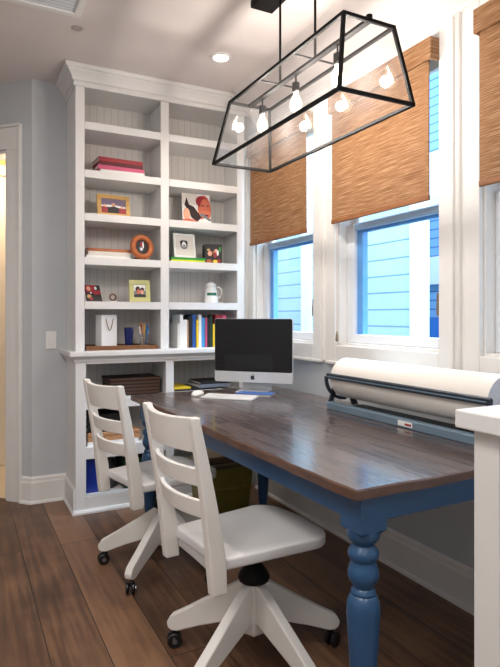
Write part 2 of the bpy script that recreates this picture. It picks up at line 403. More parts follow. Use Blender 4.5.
# neighbouring house seen through the glass
struct(MB().box(-20,20,-20,30,-.42,-.40).build('ground', mat('outside gravel', (150,160,150), .9, noise=.2)))
h = thing('neighbour_house', 'pale blue lap-sided house wall with white corner boards outside the windows', 'house', (3.6,6,-.4))
MB().box(3.4,3.45,3.6,10,-.4,4.6).build('siding_wall', M['siding'], h)
b = MB(); b.box(3.37,3.455,3.49,3.63,-.4,4.6); b.build('corner_board', M['exttrim'], h)
b = MB(); b.box(3.365,3.4,5.15,5.33,-.4,4.6); b.build('corner_board', M['exttrim'], h)
h2 = thing('garden_building', 'mid blue house further off past the white corner board', 'house', (6.3,4,-.4))
MB().box(6.2,6.6,1.0,7.2,-.4,5).build('siding_wall', M['siding2'], h2)
b = MB(); b.box(6.1,6.2,5.3,6.4,1.66,2.06); b.build('window_hood', M['exttrim'], h2)
b = MB(); b.box(6.15,6.2,5.4,7.1,2.75,3.6); b.build('wall_panel', M['exttrim'], h2)
b = MB(); b.box(6.14,6.2,5.5,6.35,.82,1.16); b.build('basement_shutter', M['extblue'], h2)

# ================================================================== CEILING FIXTURES
v = thing('ceiling_vent', 'white framed square louvred vent in the ceiling at upper left', 'vent', (.22,2.63,CEIL))
b = MB(); x0,x1,y0,y1 = -.12,.54,2.28,2.94; t=.035
for q in ((x0,x1,y0,y0+t),(x0,x1,y1-t,y1),(x0,x0+t,y0+t,y1-t),(x1-t,x1,y0+t,y1-t)): b.box(*q, CEIL-.018, CEIL)
b.build('frame', M['trim'], v, bevel=.004)
MB().box(x0+t,x1-t,y0+t,y1-t,CEIL-.008,CEIL-.001).build('louvre_panel', M['ventgrey'], v)
c = MB().lathe([(.0,CEIL-.006),(.024,CEIL-.006),(.03,CEIL-.002),(.03,CEIL)], (.55,3.075,0), 20).build('sprinkler_cover', mat('cover plate paint',(176,166,164),.6), loc=(.55,3.075,CEIL))
tag(c, 'small round cover plate on the ceiling beside the square vent', 'sprinkler cover')
v = thing('recessed_light', 'round recessed ceiling downlight in front of the bookcase', 'ceiling light', (1.363,3.034,CEIL))
b = MB(); T = Matrix.Translation((1.363,3.034,0))
b.loft([[T @ Vector((r*math.cos(2*PI*i/28), r*math.sin(2*PI*i/28), z)) for i in range(28)] for r,z in ((.062,CEIL),(.06,CEIL-.006),(.046,CEIL-.008),(.044,CEIL-.002))], cap=False)
smooth_angle(b.build('trim_ring', M['trim'], v))
MB().lathe([(.0,CEIL-.0045),(.0445,CEIL-.0045),(.0445,CEIL-.001)], (1.363,3.034,0), 28).build('lens', M['can'], v)
p = thing('light_switch', 'white light switch plate on the grey wall left of the bookcase', 'switch', (.527,3.866,1.044))
MB().box(.494,.56,3.859,3.866,.987,1.101).build('plate', M['white'], p, bevel=.002)
b = MB(); b.box(.512,.542,3.855,3.86,1.012,1.076); b.build('rocker', M['white'], p, bevel=.001)

# ================================================================== BOOKCASE
bk = thing('bookcase', 'tall white built-in bookcase with two shelf columns over an open base', 'bookcase', (1.2,3.7,0))
XL, XR, YF, YB = .625, 1.775, 3.55, 3.864
st = .055; m0, m1 = 1.165, 1.222
LX0, LX1, RX0, RX1 = XL+st, m0, m1, XR-st
sm = M['shelf']
def part(name, b, m=sm, par=bk, bevel=.003, **k): return b.build(name, m, par, bevel=bevel, **k)
part('side_panel', MB().box(XL,XL+.022,YF+.02,YB,.985,2.64)); part('side_panel', MB().box(XR-.022,XR,YF+.02,YB,.985,2.64))
part('stile', MB().box(XL,XL+st,YF,YF+.02,.985,2.64)); part('stile', MB().box(XR-st,XR,YF,YF+.02,.985,2.64)); part('stile', MB().box(m0,m1,YF,YF+.02,.985,2.61))
part('divider', MB().box(m0+.018,m1-.018,YF+.02,YB-.012,.985,2.61))
part('top_rail', MB().box(XL+st,XR-st,YF,YF+.02,2.61,2.72)); part('top_panel', MB().box(XL+.022,XR-.022,YF+.02,YB,2.61,2.63))
part('back_panel', MB().box(XL+.022,XR-.022,YB-.012,YB,.985,2.61), M['bead'], bevel=0)
ROWS = [1.29,1.563,1.834,2.10,2.395]
for z in ROWS:
    part('shelf', MB().box(LX0-.03,m0+.018,YF+.006,YB-.012,z-.047,z)); part('shelf', MB().box(m1-.018,RX1+.03,YF+.006,YB-.012,z-.047,z))
    part('shelf_edge', MB().box(LX0,LX1,YF-.001,YF+.006,z-.047,z), bevel=.001); part('shelf_edge', MB().box(RX0,RX1,YF-.001,YF+.006,z-.047,z), bevel=.001)
crown = [(0,2.60),(.010,2.60),(.014,2.608),(.010,2.616),(.010,2.628),(.022,2.634),(.024,2.646),(.034,2.664),(.052,2.682),(.054,2.690),(.064,2.694),(.068,2.704),(.068,2.718),(0,2.718)]
b = MB().mould([(XL,YB),(XL,YF),(XR+.05,YF)], crown, -1); smooth_angle(b.build('crown_moulding', sm, bk), .3)
# ledge
bl = MB(); bl.box(XL-.045,XR+.03,YF-.07,YB,.953,.985); part('ledge', bl, bevel=.006)
b = MB().mould([(XL-.005,YB),(XL-.005,YF-.03),(XR+.03,YF-.03)], [(0,.92),(.008,.92),(.012,.935),(.026,.95),(.028,.954),(0,.954)], -1); b.build('ledge_moulding', sm, bk)
# base
BL, BF = XL-.005, YF-.03
part('base_side', MB().box(BL,BL+.022,BF+.02,YB,0,.953)); part('base_side', MB().box(XR-.01,XR+.012,BF+.02,YB,0,.953))
part('base_stile', MB().box(BL,BL+.063,BF,BF+.02,0,.953)); part('base_stile', MB().box(1.19,1.245,BF,BF+.02,.10,.905)); part('base_stile', MB().box(XR-.05,XR+.012,BF,BF+.02,0,.953))
part('base_rail', MB().box(BL+.063,XR-.05,BF,BF+.02,.905,.953)); part('toe_board', MB().box(BL+.063,XR-.05,BF,BF+.02,0,.10))
part('base_divider', MB().box(1.207,1.228,BF+.02,YB-.012,.10,.953))
part('base_back', MB().box(BL+.022,XR-.01,YB-.012,YB,.08,.953), M['bead'], bevel=0)
for z0,z1 in ((.628,.689),(.324,.397),(.05,.10)):
    part('base_shelf', MB().box(BL+.022,1.207,BF+.004,YB-.012,z0,z1)); part('base_shelf', MB().box(1.228,XR-.01,BF+.004,YB-.012,z0,z1))
b = MB().mould([(BL,YB),(BL,BF),(XR+.012,BF)], [(0,0),(.02,0),(.02,.01),(.012,.022),(0,.024)], -1); b.build('base_shoe', sm, bk)
b = MB().mould([(BL,YB),(BL,BF+.001)], [(0,.024),(.012,.024),(.012,.14),(.004,.155),(0,.155)], -1); b.build('base_skirting', sm, bk)

# ---- things on the shelves
def book(x0,x1,y0,y1,z0,z1,cov,label,group=None,flat=True,pages='offwhite',tilt=0,spine='front'):
    """one closed book: page block and a wrap-round cover"""
    loc = ((x0+x1)/2,(y0+y1)/2,z0)
    o = thing('book', label, 'book', loc, tilt, group)
    w,d,hh = x1-x0,y1-y0,z1-z0; t = .003
    if flat:  # spine faces the room
        b = MB(); b.box(-w/2,w/2,-d/2,d/2,0,t); b.box(-w/2,w/2,-d/2,d/2,hh-t,hh); b.box(-w/2,w/2,-d/2,-d/2+t,t,hh-t)
        b.build('cover', M[cov], o, world=False, bevel=.001)
        MB().box(-w/2+.004,w/2-.004,-d/2+t,d/2-.005,t,hh-t).build('page_block', M[pages], o, world=False)
    else:
        b = MB(); b.box(-w/2,-w/2+t,-d/2,d/2,0,hh); b.box(w/2-t,w/2,-d/2,d/2,0,hh); b.box(-w/2+t,w/2-t,-d/2,-d/2+t,0,hh)
        b.build('cover', M[cov], o, world=False, bevel=.001)
        MB().box(-w/2+t,w/2-t,-d/2+t,d/2-.005,.003,hh-.004).build('page_block', M[pages], o, world=False)
    return o
# stack of red books, second row
zz = 2.10
for i,(x0,x1,hh,cv,lb) in enumerate(((.79,1.075,.028,'white','white book at the bottom of the stack topped by red books'),
        (.77,1.072,.026,'pink','pink book second from the bottom of the stack topped by red books'),
        (.785,1.065,.022,'dkred','maroon book second from the top of the high shelf stack'),
        (.775,1.062,.03,'red','red book lying on top of the high shelf stack'))):
    book(x0,x1,3.60+.004*i,3.80,zz,zz+hh,cv,lb,'stacked books on the high left shelf',tilt=(-.03,.02,-.02,.05)[i]); zz += hh+.0005
# ground helper for framed pictures: patches lie on the picture as printed areas
def picture(name, label, cat, loc, rz, w, h, tilt, frame_m, fw, patches, base_m, depth=.016, stand=True, mount=0, picname='photo'):
    o = thing(name, label, cat, loc, rz)
    R = Matrix.Rotation(-tilt,4,'X')       # leans back
    def tr(b): bmesh.ops.transform(b.bm, matrix=R, verts=b.bm.verts); return b
    if fw:
        b = MB(); b.box(-w/2,w/2,-depth,0,0,fw); b.box(-w/2,w/2,-depth,0,h-fw,h); b.box(-w/2,-w/2+fw,-depth,0,fw,h-fw); b.box(w/2-fw,w/2,-depth,0,fw,h-fw)
        tr(b).build('frame', M[frame_m], o, world=False, bevel=.002)
    b = MB(); b.box(-w/2+fw,w/2-fw,-depth*.6 if fw else -.003,-.001,fw,h-fw); mats=[M[base_m]]
    yy = (-depth*.6 if fw else -.003)
    for i,(mk,pts) in enumerate(patches):
        if M[mk] not in mats: mats.append(M[mk])
        b.mi = mats.index(M[mk]); y = yy-.0004*(i+1)
        b.quad(*[(-w/2+fw+px*(w-2*fw), y, fw+pz*(h-2*fw)) for px,pz in pts])
    tr(b).build(picname, mats, o, world=False)
    if stand:
        b = MB(); b.hexa([(-.02,.0,.002),(.02,.0,.002),(.02,.004,.002),(-.02,.004,.002),(-.015,h*.6*math.sin(tilt)+.001,h*.6),(.015,h*.6*math.sin(tilt)+.001,h*.6),(.015,h*.6*math.sin(tilt)+.004,h*.6),(-.015,h*.6*math.sin(tilt)+.004,h*.6)])
        for vv in b.bm.verts:
            if vv.co.z < .01: vv.co.y += h*.42
        b.build('easel_leg', M['dk'], o, world=False)
    return o
def ell(cx,cz,rx,rz,n=12,a=0):
    return [(cx+rx*math.cos(2*PI*i/n)*math.cos(a)-rz*math.sin(2*PI*i/n)*math.sin(a), cz+rx*math.cos(2*PI*i/n)*math.sin(a)+rz*math.sin(2*PI*i/n)*math.cos(a)) for i in range(n)]
picture('picture_frame','wide gold wooden frame with a family photo on the left shelf','picture frame',(.885,3.66,1.834),.06,.215,.15,.18,'gold',.027,
    [('mauve',[(0,.45),(1,.45),(1,1),(0,1)]),('white',[(0,.45),(1,.4),(1,.5),(.5,.6),(0,.55)]),('red',[(.0,0),(.25,0),(.25,.42),(0,.42)]),('red',[(.72,0),(1,0),(1,.42),(.72,.36)]),('skin2',ell(.5,.6,.08,.14)),('dk',[(.28,0),(.72,0),(.66,.42),(.5,.5),(.34,.42)]),('skin2',ell(.14,.5,.06,.1)),('skin2',ell(.84,.45,.06,.1))],'dk')
# third row left: flat white books and the round wooden frame
zz = 1.563
for i,(x0,x1,hh,cv,lb) in enumerate(((.705,.985,.022,'white','lower white book lying flat beside the round wooden frame'),
        (.715,.99,.024,'offwhite','middle cream book lying flat beside the round wooden frame'),
        (.71,1.0,.018,'orange','thin orange covered book on top of the flat white books'))):
    book(x0,x1,3.62,3.81,zz,zz+hh,cv,lb,'flat books beside the round frame'); zz += hh+.0005
o = thing('round_frame','round orange turned wood frame standing in front of flat white books','picture frame',(1.052,3.598,1.563),.12)
b = MB(); R = Matrix.Translation((0,0,.084)) @ Matrix.Rotation(PI/2-.12,4,'X')
prof = [(.046,.0),(.046,.012),(.052,.02),(.066,.024),(.078,.018),(.083,.008),(.083,0)]
rings = [[R @ Vector((r*math.cos(2*PI*i/28)*.97, r*math.sin(2*PI*i/28), z)) for i in range(28)] for r,z in prof+[prof[0]]]
b.loft(rings, cap=False); b.build('ring', M['orange'], o, world=False, smooth=True)
b = MB(); b.lathe([(.0,.004),(.047,.004),(.047,.001),(0,.001)], (0,0,0), 24, T=R); mats=[M['dk'],M['red'],M['white'],M['grey']]
for k,(mi,cx,cz,rx,rz) in enumerate(((1,-.004,.018,.008,.02),(2,.008,.014,.005,.024),(3,-.006,-.012,.014,.016),(2,-.006,-.014,.007,.008))):
    b.mi = mi; b.quad(*[R @ Vector((px,pz,.0052+.0006*k)) for px,pz in ell(cx,cz,rx,rz)])
b.build('photo', mats, o, world=False)
MB().obox((0,.035,.012),(.05,.09,.02)).build('foot', M['dk'], o, world=False, bevel=.002)
# fourth row left: leaning album, ring ornament, pale green frame
picture('photo_album','leaning red and black photo board on the left shelf','photo board',(.755,3.62,1.29),.25,.105,.115,.42,'dk',0,
    [('red',[(.05,.55),(.6,.5),(.75,1),(0,1)]),('skin2',ell(.25,.78,.14,.14)),('red',[(.55,.4),(1,.45),(1,.7),(.6,.65)]),('gold',ell(.2,.3,.14,.12)),('white',ell(.35,.52,.06,.05)),('red',ell(.3,.16,.12,.1)),('white',ell(.7,.8,.08,.1))],'dk',stand=True)
o = thing('ring_ornament','small bronze ring ornament on a white block between photo board and green frame','ornament',(.872,3.615,1.29))
MB().box(-.018,.02,.0,.035,0,.006).build('base', M['white'], o, world=False, bevel=.001)
b = MB(); b.loft([[Vector((( .02+.0055*math.cos(2*PI*j/8))*math.cos(2*PI*i/20), .015+.0055*math.sin(2*PI*j/8), .030+(.02+.0055*math.cos(2*PI*j/8))*math.sin(2*PI*i/20))) for j in range(8)] for i in range(21)], cap=False)
b.build('ring', mat('bronze',(120,92,72),.4,metal=.5), o, world=False, smooth=True)
picture('picture_frame','pale green upright frame with a small couple photo on the left shelf','picture frame',(1.045,3.62,1.29),-.05,.138,.145,.16,'greenframe',.03,
    [('white',[(0,.5),(1,.5),(1,1),(0,1)]),('hair',ell(.35,.62,.2,.24)),('skin',ell(.4,.45,.16,.2)),('hair',ell(.72,.58,.18,.2)),('skin2',ell(.7,.42,.15,.18)),('dk',[(0,0),(1,0),(1,.2),(.5,.28),(0,.2)])],'grey')
# bottom row left: tray, gift bag, tumbler, pencil glass
o = thing('wooden_tray','long shallow brown wooden tray under the gift bag and glasses','tray',(.93,3.68,.985))
b = MB(); b.box(.695,1.155,3.575,3.80,.985,.993); b.box(.695,1.155,3.575,3.585,.993,1.012); b.box(.695,1.155,3.79,3.80,.993,1.012); b.box(.695,.705,3.585,3.79,.993,1.012); b.box(1.145,1.155,3.585,3.79,.993,1.012)
b.build('tray_body', M['traywood'], o, bevel=.002)
o = thing('gift_bag','white paper gift bag with a cord handle on the wooden tray','bag',(.838,3.665,.993),.30)
b = MB(); w,d,hh=.11,.075,.215
b.hexa([(-w/2,-d/2,0),(w/2,-d/2,0),(w/2,d/2,0),(-w/2,d/2,0),(-w/2,-d/2,hh),(w/2,-d/2,hh),(w/2,d/2,hh),(-w/2,d/2,hh)])
bmesh.ops.delete(b.bm, geom=[f for f in b.bm.faces if f.calc_center_median().z > hh-.001], context='FACES_ONLY')
ob = b.build('bag_body', M['white'], o, world=False); sd = ob.modifiers.new('thick','SOLIDIFY'); sd.thickness=.002
b = MB(); b.tube([(-.026+.052*k/12, -d/2-.0045-.002*math.sin(PI*k/12), hh-.025-.075*math.sin(PI*k/12)) for k in range(13)], .0028, 6)
b.build('cord_handle', M['ropes'], o, world=False, smooth=True)
o = thing('tumbler','dark navy faceted tumbler on the tray right of the gift bag','tumbler',(.985,3.66,.993))
b = MB(); b.lathe([(.02,0),(.024,.01),(.031,.09),(.033,.132),(.029,.132),(.026,.09),(.018,.012)], (0,0,0), 8); b.build('cup', M['navy'], o, world=False)
o = thing('pencil_glass','clear glass holding coloured pencils at the right end of the tray','pencil glass',(1.085,3.66,.993))
b = MB(); b.lathe([(.026,0),(.032,.09),(.030,.09),(.024,.005)], (0,0,0), 18); b.build('glass_cup', M['glassware'], o, world=False, smooth=True)
for i,(cv,lb) in enumerate((('ltblue','light blue pencil standing in the clear glass'),('yellow','yellow pencil standing in the clear glass'),('orange','orange pencil standing in the clear glass'),('white','white pencil standing in the clear glass'),('tan','tan pencil standing in the clear glass'),('midblue','dark blue pencil standing in the clear glass'))):
    a = 2*PI*i/6; hh = .13+.012*(i%3)
    pc = thing('pencil', lb, 'pencil', (1.085,3.66,.999), 0, 'pencils in the glass')
    p0 = Vector((.010*math.cos(a),.010*math.sin(a),0)); p1 = Vector((.030*math.cos(a),.026*math.sin(a),hh)); dd = (p1-p0)
    MB().tube([p0,p1], .0058, 6).build('shaft', M[cv], pc, world=False)
    MB().tube([p1,p1+dd*.1], .0055, 6, r1=.0008).build('tip', M['tan'], pc, world=False)
# right bay
picture('photo_print','large unframed colour print of two faces on the right shelf','photo print',(1.455,3.64,1.834),0,.21,.215,.14,'white',0,
    [('offwhite',[(0,.62),(.55,.62),(.55,1),(0,1)]),('skin',ell(.78,.52,.24,.46)),('red',ell(.70,.75,.22,.2)),('skin',ell(.80,.5,.17,.36)),('hair',ell(.72,.62,.05,.02)),('hair',ell(.9,.62,.04,.02)),('dkred',ell(.84,.3,.08,.03)),('hair',[(.08,.6),(.16,.86),(.24,.62),(.4,.56),(.56,.36),(.66,.22),(.5,.06),(.3,.2),(.2,.42)]),('white',[(.52,0),(1,0),(1,.18),(.75,.2),(.56,.12)]),('grey',[(.6,.3),(.95,.1),(1,.16),(.66,.38)]),('skin2',ell(.14,.3,.12,.2)),('skin',[(0,0),(.5,0),(.48,.1),(.2,.16),(0,.12)])],'white')
book(1.25,1.49,3.585,3.76,1.563,1.578,'lime','lime covered thin book at the bottom under the white frame','books under the white frame')
book(1.252,1.496,3.59,3.76,1.5785,1.594,'green','green covered book directly under the white frame','books under the white frame')
picture('picture_frame','white frame with a small dark sketch standing on green books','picture frame',(1.36,3.63,1.594),.05,.158,.168,.17,'white',.014,
    [('grey',ell(.48,.56,.22,.24)),('dk',ell(.36,.66,.1,.1)),('dk',ell(.6,.66,.1,.1)),('white',ell(.48,.56,.12,.14)),('dk',ell(.48,.5,.05,.05)),('grey',ell(.48,.38,.14,.05))],'offwhite')
o = thing('photo_cube','dark photo cube with bright coloured pictures right of the white frame','photo cube',(1.575,3.66,1.563),-.2)
MB().box(-.06,.06,-.05,.05,0,.135).build('cube_body', M['dk'], o, world=False, bevel=.003)
b = MB(); mats=[M[k] for k in ('gold','orange','red','white','green','skin2','yellow')]
for i,(mi,cx,cz,rx,rz) in enumerate(((1,-.03,.018,.022,.014),(6,.015,.016,.02,.012),(2,.04,.02,.014,.014),(5,-.025,.07,.016,.018),(2,.012,.06,.014,.02),(5,.018,.09,.012,.014),(3,.03,.075,.008,.02),(0,-.035,.095,.012,.008),(4,.045,.1,.008,.02),(1,.0,.08,.008,.01))):
    b.mi = mi; b.quad(*[(px,-.0506-.0003*i,pz) for px,pz in ell(cx,cz,rx,rz,8)])
b.build('front_pictures', mats, o, world=False)
o = thing('jug','white ceramic lidded jug with a green label on the right shelf','jug',(1.568,3.66,1.29))
b = MB(); b.lathe([(.0,0),(.048,0),(.050,.006),(.046,.05),(.04,.09),(.034,.105),(.033,.115),(.038,.118),(.036,.126),(.026,.138),(.012,.144),(0,.146)], (0,0,0), 24); b.build('body', M['white'], o, world=False, smooth=True)
b = MB(); b.tube([(.036,0,.11),(.062,0,.112),(.08,0,.095),(.082,0,.07),(.07,0,.045),(.046,0,.03)], .006, 8); b.build('handle', M['white'], o, world=False, smooth=True)
b = MB(); b.loft([[(.0478*math.cos(a),.0478*math.sin(a),.052),(.0455*math.cos(a),.0455*math.sin(a),.072)] for a in [-PI*.83+PI*.5*k/10 for k in range(11)]], cap=False, closed=False); b.build('green_label', mat('jug label green',(30,110,84),.5), o, world=False)
# row of upright books
x = 1.30
row = [(.016,.165,'offwhite','short cream book at the left end of the upright row'),(.022,.225,'white','tallest white book near the left of the upright row'),(.03,.19,'white','thick cream book right of the tallest white book'),(.006,.185,'tan','very thin tan book beside the thick cream book'),
       (.026,.215,'dk','thick black book left of the blue book'),(.026,.225,'midblue','blue book in the middle of the upright row'),(.016,.19,'yellow','yellow book right of the blue book'),(.02,.225,'white','white book between the yellow and light blue books'),
       (.026,.205,'ltblue','light blue book right of the white one'),(.012,.205,'pink','slim pink book beside the light blue book'),(.022,.20,'dk','black book with pages left of the dark green book'),(.018,.215,'dgreen','dark green book partly behind the computer screen'),
       (.02,.16,'yellow','short yellow book just behind the screen corner'),(.05,.225,'red','wide red book at the right end of the upright row'),(.03,.22,'pink','pink book at the far right behind the screen')]
for i,(w,hh,cv,lb) in enumerate(row):
    book(x,x+w,3.60+.003*(i%3),3.76,.985,.985+hh,cv,lb,'upright books on the lowest right shelf',flat=False); x += w+.0015
# base cabinet contents
def basket(x0,x1,y0,y1,z0,z1,label):
    o = thing('rattan_basket', label, 'basket', ((x0+x1)/2,(y0+y1)/2,z0))
    b = MB(); t=.012; b.box(x0,x1,y0,y1,z0,z0+t); b.box(x0,x1,y0,y0+t,z0+t,z1); b.box(x0,x1,y1-t,y1,z0+t,z1); b.box(x0,x0+t,y0+t,y1-t,z0+t,z1); b.box(x1-t,x1,y0+t,y1-t,z0+t,z1)
    b.build('weave', M['rattan'], o, bevel=.004)
    b = MB(); b.box(x0-.005,x1+.005,y0-.005,y1+.005,z1,z1+.016); b.build('lid', M['rattan'], o, bevel=.004)
basket(.85,1.175,3.60,3.83,.689,.785,'low dark woven rattan basket with lid on the upper base shelf')
o = thing('paper_stack','stack of white paper at the bottom of the middle base shelf','paper stack',(.88,3.66,.397)); b=MB(); b.box(.70,1.02,3.56,3.80,.397,.420); b.build('sheets', M['white'], o)
o = thing('wooden_case','flat tan wooden case on the white paper in the base cabinet','case',(.87,3.66,.42)); b=MB(); b.box(.70,1.03,3.56,3.80,.42,.452); b.build('case_body', M['tan'], o, bevel=.003); b=MB(); b.box(.70,1.03,3.557,3.80,.4525,.475); b.build('lid', M['tan'], o, bevel=.003)
zz=.475
for i,lb in enumerate(('lower black binder lying on the tan wooden case','middle black binder on the tan wooden case','topmost black binder on the tan wooden case')):
    book(.70,.96,3.57+.006*i,3.80,zz,zz+.036,'dk',lb,'black binders in the base cabinet'); zz+=.0365
o = thing('storage_bin','royal blue plastic bin at the left of the lowest base shelf','bin',(.74,3.67,.10))
b=MB(); b.loft([[(x,y,z) for x,y in ((.735-a,3.67-c),(.735+a,3.67-c),(.735+a,3.67+c),(.735-a,3.67+c))] for a,c,z in ((.04,.085,.10),(.046,.1,.29),(.05,.105,.29),(.05,.105,.31))]); b.build('tub', M['binblue'], o, bevel=.004)
o = thing('soft_bag','slumped dark grey fabric bag beside the blue bin','bag',(.85,3.67,.10))
b=MB(); b.lathe([(.0,0),(.05,0),(.058,.03),(.056,.1),(.044,.16),(.024,.19),(.0,.195)], (.85,3.67,.10), 16); b.build('bag_body', M['bag'], o, smooth=True)
b=MB(); b.tube([(.83,3.67,.28),(.835,3.67,.31),(.85,3.67,.318),(.865,3.67,.31),(.87,3.67,.28)], .005); b.build('strap', M['bag'], o, smooth=True)
o = thing('storage_box','dark green box with lid on the lowest base shelf','box',(1.04,3.67,.10))
b=MB(); b.box(.93,1.15,3.57,3.79,.10,.25); b.build('box_body', M['dgreen'], o, bevel=.003); b=MB(); b.box(.925,1.155,3.565,3.795,.2505,.285); b.build('lid', M['dgreen'], o, bevel=.003)
# magazines on the right base shelf
zz=.689
for i,(x0,x1,hh,cv,lb) in enumerate(((1.25,1.60,.014,'offwhite','bottom cream magazine of the pile behind the table'),(1.255,1.56,.012,'dk','black magazine in the pile behind the table'),(1.25,1.37,.012,'yellow','yellow book on the left of the magazine pile'),)):
    book(x0,x1,3.535,3.78,zz,zz+hh,cv,lb,'magazines on the right base shelf'); zz+=hh+.0005
book(1.43,1.66,3.535,3.77,.716,.738,'grey','grey magazine on the right of the magazine pile','magazines on the right base shelf')
book(1.44,1.68,3.54,3.77,.7385,.755,'dk','topmost black folder on the magazine pile','magazines on the right base shelf')

# ================================================================== TABLE
TX0,TX1,TY0,TY1,TZ = .865,1.78,1.155,3.12,.76
t = thing('desk_table','long farmhouse desk table with dark plank top and blue turned legs','table',(1.32,2.13,0))
t0=t
b = MB(); n=40; th=.027
def wob(k,s): return .0022*math.sin(k*1.7+s)+.0018*math.sin(k*.61+2*s)
top=[];
for k in range(n+1): top.append((TX0+wob(k,1), TY0+(TY1-TY0)*k/n))
for k in range(13): top.append((TX0+(TX1-TX0)*(k+1)/13, TY1))
for k in range(n): top.append((TX1, TY1-(TY1-TY0)*(k+1)/n))
for k in range(12): top.append((TX1-(TX1-TX0)*(k+1)/13, TY0+wob(k,3)*1.3))
b.loft([[(x,y,TZ-th) for x,y in top],[(x,y,TZ-.004) for x,y in top],[(x+(.004 if x<1.3 else -.004),y+(.004 if y<2 else -.004),TZ) for x,y in top]])
for f in b.bm.faces: f.material_index = 0 if (f.calc_center_median().z > TZ-.0035 and len(f.verts)>4) else 1
b.build('table_top', [M['top'],M['topedge']], t)
LXs, LYs = (.950,1.665), (1.228,3.03)
hb=.044; az0,az1=.655,TZ-th
b=MB(); b.box(LXs[0]-.04,LXs[0]-.016,LYs[0]+hb,LYs[1]-hb,az0,az1); b.build('apron', M['blue'], t, bevel=.003)
b=MB(); b.box(LXs[1]+.016,LXs[1]+.04,LYs[0]+hb,LYs[1]-hb,az0,az1); b.build('apron', M['blue'], t, bevel=.003)
b=MB(); b.box(LXs[0]+hb,LXs[1]-hb,LYs[0]-.04,LYs[0]-.016,az0,az1); b.build('apron', M['blue'], t, bevel=.003)
b=MB(); b.box(LXs[0]+hb,LXs[1]-hb,LYs[1]+.016,LYs[1]+.04,az0,az1); b.build('apron', M['blue'], t, bevel=.003)
LEG=[(.0,0),(.028,0),(.031,.01),(.031,.03),(.025,.045),(.026,.06),(.030,.12),(.036,.24),(.042,.34),(.0455,.40),(.044,.43),(.037,.447),(.032,.452),(.034,.458),(.032,.464),(.027,.470),(.028,.476),(.036,.486),(.042,.500),(.0425,.512),(.038,.528),(.034,.538),(.034,.543),(.040,.551),(.0425,.561),(.040,.571),(.032,.580),(.029,.586),(.031,.592),(.038,.598),(.043,.606),(.045,.616),(.045,.63),(0,.63)]
for lx in LXs:
    for ly in LYs:
        b=MB(); b.lathe(LEG,(lx,ly,0),28)
        for f in b.bm.faces: f.smooth=True
        ch=.012
        b.loft([[(lx+sx*q,ly+sy*q,z) for sx,sy in ((-1,-1),(1,-1),(1,1),(-1,1))] for q,z in ((hb-ch,.618),(hb,.63),(hb,az1))])
        o=b.build('leg', M['blue'], t); smooth_angle(o,.6)

t.rotation_euler = (0,0,math.radians(1.2))
# computer
cr, cn = Vector((.681,-.733,0)).normalized(), Vector((-.733,-.681,0)).normalized()
rz = math.atan2(cr.y, cr.x)
c = thing('desktop_computer','silver all-in-one desktop computer with a black screen on the desk','computer',(1.512,2.91,TZ),rz)
W=.478; z0,z1,zc=.055,.425,.118     # local: +x right, -y faces the user
def rrect(x0,x1,z0,z1,r,n=5):
    out=[]
    for cx,cz,a0 in ((x1-r,z0+r,-PI/2),(x1-r,z1-r,0),(x0+r,z1-r,PI/2),(x0+r,z0+r,PI)):
        out += [(cx+r*math.cos(a0+PI/2*k/n), cz+r*math.sin(a0+PI/2*k/n)) for k in range(n+1)]
    return out
rr_=rrect(-W/2,W/2,z0,z1,.012)
b=MB(); b.loft([[(x,-.008,z) for x,z in rr_],[(x,.004,z) for x,z in rr_],[(x*.7,.028,(z-.24)*.7+.24) for x,z in rr_],[(x*.3,.036,(z-.24)*.3+.24) for x,z in rr_]]); smooth_angle(b.build('housing', M['alu'], c, world=False),.5)
b=MB(); q=rrect(-W/2+.002,W/2-.002,zc,z1-.002,.010); b.loft([[(x,-.0105,z) for x,z in q],[(x,-.0085,z) for x,z in q]]); b.build('screen', M['imac_screen'], c, world=False)
b=MB(); q=[(-W/2+.001,z0+.012),(-W/2+.013,z0+.001),(W/2-.013,z0+.001),(W/2-.001,z0+.012),(W/2-.001,zc-.001),(-W/2+.001,zc-.001)]; b.loft([[(x,-.0098,z) for x,z in q],[(x,-.0082,z) for x,z in q]]); b.build('chin', M['alu'], c, world=False)
# round fruit mark with a bite and a leaf
b=MB(); zc2=(z0+zc)/2-.002; s=.013
ap=[(0,.75),(.25,.9),(.6,.85),(.85,.6),(.62,.35),(.6,.05),(.72,-.15),(.92,-.3),(.75,-.75),(.45,-1.0),(.2,-.98),(0,-.9),(-.2,-.98),(-.45,-1.0),(-.75,-.7),(-.95,-.1),(-.85,.5),(-.55,.85),(-.25,.9)]
b.loft([[(x*s,-.0112,zc2+z*s) for x,z in ap],[(x*s,-.0095,zc2+z*s) for x,z in ap]])
lf=[(0,1.0),(.05,1.35),(.4,1.6),(.38,1.2)]; b.loft([[(x*s,-.0112,zc2+z*s) for x,z in lf],[(x*s,-.0095,zc2+z*s) for x,z in lf]])
b.build('fruit_mark', M['darkgrey'], c, world=False)
b=MB(); wv=[(.03,.20),(.05,.12),(.068,.05),(.06,.012),(.03,.004),(-.05,.003)]
b.loft([[(-.09,y,z),(.09,y,z),(.09,y+.003,z+.003),(-.09,y+.003,z+.003)] for y,z in wv]); b.box(-.09,.09,-.06,.085,0,.005); b.build('stand', M['alu'], c, world=False, bevel=.001)
k = thing('keyboard','slim white keyboard on the desk in front of the computer','keyboard',(1.285,2.75,TZ),rz)
b=MB(); b.hexa([(-.15,-.06,0),(.15,-.06,0),(.15,.06,0),(-.15,.06,0),(-.15,-.06,.006),(.15,-.06,.006),(.15,.06,.013),(-.15,.06,.013)]); b.build('case', M['alu'], k, world=False, bevel=.002)
b=MB()
for r in range(5):
    for q in range(14):
        y=-.05+.0215*r; x=-.142+.0205*q; zz=.006+.007*(y+.06)/.12
        b.box(x,x+.0175,y,y+.0185,zz+.0002,zz+.0022)
